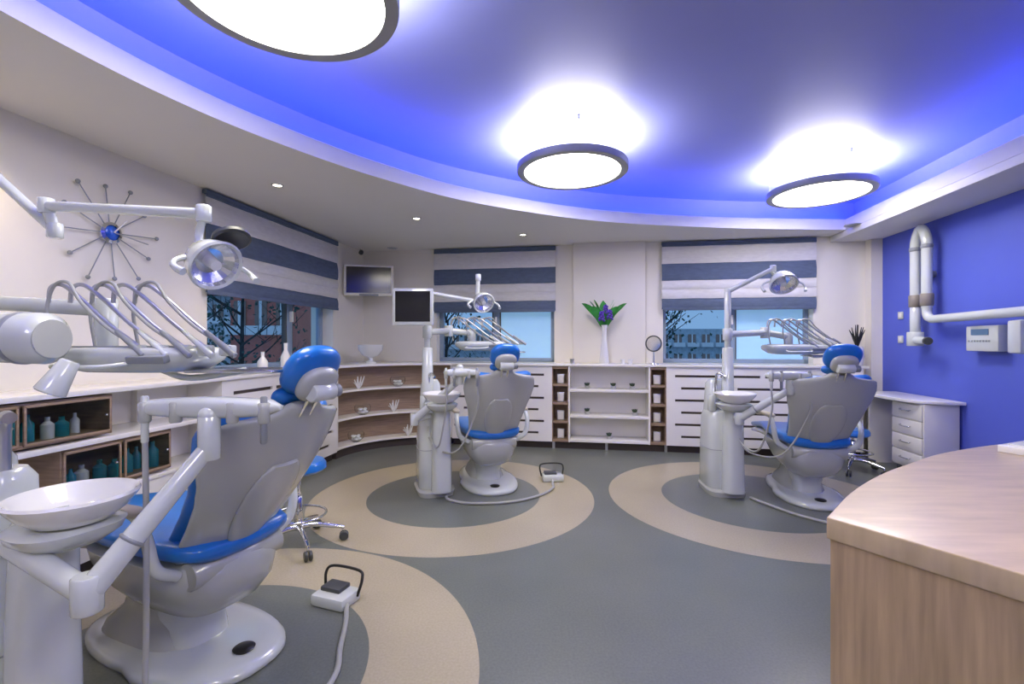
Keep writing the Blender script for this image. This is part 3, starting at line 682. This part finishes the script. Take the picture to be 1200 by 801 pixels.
def foot_pedal(loc,rot,cable):
    g=group('foot_pedal',(loc[0],loc[1],0),rot)
    obox('pedal_base',(0,0,.03),(.20,.15,.06),m_plastic,g,bev=.015)
    obox('pedal_plate',(-.02,.02,.068),(.12,.09,.025),m_dgrey,g,bev=.008)
    sweep('pedal_loop',[(-.10,.04,.03),(-.115,.06,.11),(-.08,.08,.14),(.08,.08,.14),(.115,.06,.11),(.10,.04,.03)],.0075,m_black,g,k=5,N=10)
    c,s=math.cos(-rot),math.sin(-rot)
    P=[((x-loc[0])*c-(y-loc[1])*s,(x-loc[0])*s+(y-loc[1])*c,.012) for x,y in cable]
    P[0]=(P[0][0],P[0][1],.025)
    sweep('pedal_cable',P,.012,m_hose,g,k=8,N=10)

def stool(loc,rot,zs=.48,r=.17):
    g=group('dentist_stool',(loc[0],loc[1],0),rot)
    for i in range(5):
        t=2*math.pi*i/5; c,s=math.cos(t),math.sin(t)
        sweep('leg',[(0,0,.12),(.1*c,.1*s,.125),(.22*c,.22*s,.10),(.28*c,.28*s,.085)],[.022,.018,.015,.012],m_chrome,g,k=5,N=10)
        cyl('caster_stem',(.275*c,.275*s,.05),(.275*c,.275*s,.09),.008,m_chrome,g,N=10)
        for o in (-.014,.014):
            px,py=.28*c-s*o,.28*s+c*o
            cyl('caster_wheel',(px-s*.009,py+c*.009,.03),(px+s*.009,py-c*.009,.03),.03,m_dgrey,g,N=18)
    cyl('gas_lift',(0,0,.10),(0,0,.32),.026,m_chrome,g); cyl('piston',(0,0,.3),(0,0,zs),.014,m_chrome,g)
    sweep('foot_ring',[(.17*math.cos(2*math.pi*i/24),.17*math.sin(2*math.pi*i/24),.20) for i in range(25)],.008,m_chrome,g,k=1,N=8)
    lathe('seat',[(0,0),(r*.85,0),(r,.02),(r,.05),(r*.9,.072),(0,.078)],(0,0,zs),m_blue,g,N=40)

H1,H2,H3=math.radians(68),math.radians(15),math.radians(-12)
dental_chair((-1.47,2.10),H1)
dental_chair((-.25,4.53),H2)
dental_chair((2.57,4.16),H3)

g,O=dental_unit((-1.64,1.50),H1,dict(
  assist=[(-1.48,1.38,.74),(-1.14,1.26,.655),(-.955,1.48,1.0)],
  bar=[(-1.20,1.52,1.12),(-.74,1.50,1.12)],hoses=(),drop=(0,),hp=(0,3),
  pole=[(-1.99,1.62,0),(-1.99,1.62,1.95)],
  lamp_arm=[(-1.99,1.62,1.93),(-2.12,1.90,2.03),(-1.85,1.90,1.78),(-1.865,1.88,1.875),(-1.13,1.72,1.80)],
  lamp=(-1.03,1.62,1.60),lamp_dir=(.80,-.35,-.50),ls=.92,
  deliv_arm=[(-1.99,1.62,1.47),(-2.15,1.85,1.49),(-1.60,1.85,1.46)],
  tray=(-1.38,1.78,1.275),tw=.29,tray_rot=-.1,steel=(.38,.02,-.05),bowl=(.04,-.33),bz=.775,br=.97))
cyl('camera_housing',O((-1.82,1.55,1.35)),O((-1.49,1.52,1.34)),.083,m_plastic,g,bev=.02,N=36)
lathe('camera_face',[(0,0),(.06,0),(.062,.004),(0,.006)],O((-1.49,1.52,1.34)),m_shell,g,axis=(1,-.1,0))
lathe('camera_band',[(.0835,0),(.086,.004),(.086,.02),(.0835,.024)],O((-1.60,1.53,1.343)),m_grey,g,axis=(1,-.09,-.03))
cyl('syringe_cup',O((-1.41,1.50,1.27)),O((-1.45,1.47,1.17)),.026,m_plastic,g,r1=.042)
lathe('secondary_lamp_head',[(0,.03),(.035,.026),(.06,.008),(.062,-.005),(.054,-.01),(.04,-.002),(0,0)],O((-.98,1.64,1.69)),m_dgrey,g,axis=(-.35,.3,.85))
sc=O((-1.60,1.47,0))
vloft('spout_block',[(sc[0],sc[1],z,r,r) for z,r in ((.68,.075),(.90,.07),(.935,.05))],m_plastic,g,n=4)
sweep('cup_filler',[O((-1.57,1.45,.92)),O((-1.57,1.45,1.06)),O((-1.555,1.44,1.10)),O((-1.52,1.42,1.10))],.018,m_alu,g,k=6,N=14)
g,O=dental_unit((-.70,4.22),math.radians(19),dict(
  assist=[(-.72,4.05,.70),(-.82,3.95,.68),(-.43,3.86,1.02)],
  bar=[(-.56,3.84,1.08),(-.26,3.84,1.08)],
  pole=[(-.76,4.22,0),(-.76,4.22,1.55)],
  lamp_arm=[(-.76,4.22,1.57),(-.76,4.3,1.78),(-.32,4.3,1.70),(-.31,4.3,1.92)],
  lamp=(-.26,4.25,1.69),lamp_dir=(.35,-.75,-.5),
  deliv_arm=[(-.76,4.22,1.42),(-.62,4.6,1.44),(-.40,4.7,1.42)],
  tray=(-.28,4.72,1.30),tw=.27,tray_rot=.0))
boxes('monitor_casing',[(-.30,.04,-.30,-.25,1.47,1.78)],m_plastic,g,bev=.01)
boxes('monitor_screen',[(-.275,.015,-.303,-.295,1.50,1.755)],m_screen,g)
sweep('monitor_bracket',[(-.06,0,1.5),(-.1,-.12,1.55),(-.12,-.25,1.6)],.02,m_plastic,g)
g,O=dental_unit((1.88,4.22),math.radians(-4),dict(
  assist=[(1.90,4.0,.70),(1.88,3.88,.70),(2.17,3.66,.96)],
  bar=[(1.98,3.66,1.07),(2.32,3.64,1.07)],
  pole=[(1.93,4.20,0),(1.93,4.20,1.78)],
  lamp_arm=[(1.93,4.20,1.78),(2.28,4.10,1.97)],
  lamp=(2.34,4.05,1.84),lamp_dir=(-.1,-.6,-.7),ls=1.15,
  deliv_arm=[(1.93,4.20,1.40),(2.40,4.45,1.42),(2.62,4.45,1.38)],
  tray=(2.70,4.45,1.27),tw=.29,tray_rot=.0))

foot_pedal((-.90,2.40),math.radians(-20),[(-.83,2.36),(-.78,2.2),(-.74,2.02),(-.70,1.85),(-.74,1.6),(-.85,1.45)])
foot_pedal((.39,4.52),math.radians(5),[(.38,4.42),(.36,4.22),(.20,4.0),(-.05,3.86),(-.35,3.84),(-.52,3.92),(-.56,4.0)])
foot_pedal((3.0,3.30),math.radians(-30),[(2.94,3.30),(2.7,3.25),(2.45,3.3),(2.2,3.55),(2.08,3.8),(2.02,3.98)])
stool((-1.40,3.08),.3); stool((3.52,4.85),.2,.36,.15)

# ================================================================ OUTSIDE
m_pane=M('ext_pane',(.05,.08,.12),.2,emis=(.5,.38,.2),es=.08); m_etrim=M('ext_trim',(.75,.8,.85),.7)
def facade(name,x0,x1,y0,y1,z0,z1,mat,cols,rows):
    g=group(name,((x0+x1)/2,y0,0))
    cxm=(x0+x1)/2; boxes('mass',[(x0-cxm,x1-cxm,0,y1-y0,z0,z1)],mat,g)
    wl=[];bl=[]
    for r in range(rows):
        for c in range(cols):
            a=x0-cxm+(x1-x0)*(c+.2)/cols; b=x0-cxm+(x1-x0)*(c+.75)/cols; zz=z0+(z1-z0)*(r+.30)/rows; zt=z0+(z1-z0)*(r+.72)/rows
            wl.append((a,b,-.03,0,zz,zt)); wl.append((a,(a+b)/2-.03,-.05,-.03,zz+.05,zt-.05))
            bl.append((a-.1,b+.1,-.25,0,zz-.22,zz)); bl.append(((a+b)/2-.03,(a+b)/2+.03,-.06,0,zz,zt))
    boxes('panes',wl,m_pane,g); boxes('sills',bl,m_etrim,g)
m_eg=M('ext_grey',(.42,.52,.60),.8,var=.2)
facade('apartment_building',-15,-7.6,17,24,-6,3.0,m_eg,11,8)
g=group('building_roof',(-11.3,20.5,3.0)); 
mesh('roof_tiles',[(-4.2,-4,0),(4.2,-4,0),(4.2,4,0),(-4.2,4,0),(-4,0,2.2),(4,0,2.2)],[(0,1,5,4),(2,3,4,5),(0,4,3),(1,2,5)],M('ext_roof_red',(.30,.08,.06),.8),g)
facade('salmon_building',-6.9,-5.35,11.5,15,-6,4.2,M('ext_salmon',(.55,.17,.13),.8,var=.1),3,7)
facade('apartment_building',-3.5,4.6,22,28,-6,1.9,m_eg,14,8)
facade('apartment_building',6.0,16.0,24,30,-6,2.0,m_eg,14,8)
m_bark=M('bark',(.02,.022,.025),.9); m_dleaf=M('dark_foliage',(.02,.07,.06),.9,var=.3,scale=30)
for (tx,ty,sc) in ((-7.2,9.0,1),(-5.6,9.6,1),(-8.2,11.5,1.1),(2.9,10.5,.9),(-1.6,11.0,.9)):
    g=group('tree',(tx,ty,-4)); rnd=random.Random(int(tx*10))
    sweep('trunk',[(0,0,0),(.1,0,2),(0,.1,4),(.1,0,6.5*sc)],[.13,.10,.06,.02],m_bark,g)
    vs=[];fs=[]
    for i in range(30):
        z=2.8+rnd.random()*3.2; t=rnd.random()*6.28; l=.6+rnd.random()*1.0
        e=(l*math.cos(t),l*math.sin(t),z+l*.8)
        sweep('branch',[(0.05,0,z),(e[0]*.5,e[1]*.5,z+l*.35),e],[.022,.015,.006],m_bark,g,k=3,N=5)
        for k in range(3):
            f=.4+.5*rnd.random(); s0=Vector((e[0]*f,e[1]*f,z+l*.7*f)); 
            sweep('twig',[s0,s0+Vector((rnd.gauss(0,.2),rnd.gauss(0,.2),.35))],[.009,.003],m_bark,g,smooth=False,N=4)
        for k in range(26):
            c=Vector(e)*(.5+.5*rnd.random())+Vector((rnd.gauss(0,.25),rnd.gauss(0,.25),0)); c.z=e[2]+rnd.gauss(0,.3)
            a=Vector((rnd.gauss(0,1),rnd.gauss(0,1),rnd.gauss(0,1))).normalized()*.04; b=Vector((rnd.gauss(0,1),rnd.gauss(0,1),rnd.gauss(0,1))).normalized()*.04
            n0=len(vs); vs+= [c-a,c+b,c+a,c-b]; fs.append((n0,n0+1,n0+2,n0+3))
    mesh('foliage',vs,fs,m_dleaf,g,fix=False,smooth=False)
boxes('outside_ground',[(-60,60,BB+.6,80,-6.2,-6)],M('ext_ground',(.10,.12,.12),.9),rot=RR)

# ================================================================ WORLD, CAMERA
w=bpy.data.worlds.new('dusk'); scene.world=w; w.use_nodes=True
bg=w.node_tree.nodes['Background']; bg.inputs[0].default_value=(.32,.52,.80,1); bg.inputs[1].default_value=.85
cam=bpy.data.cameras.new('camera'); cam.sensor_width=36; cam.lens=16.5; cam.clip_start=.02
co=bpy.data.objects.new('camera',cam); scene.collection.objects.link(co)
co.location=(0,0,1.33); co.rotation_euler=(R90,0,0); scene.camera=co
scene.view_settings.view_transform='Standard'
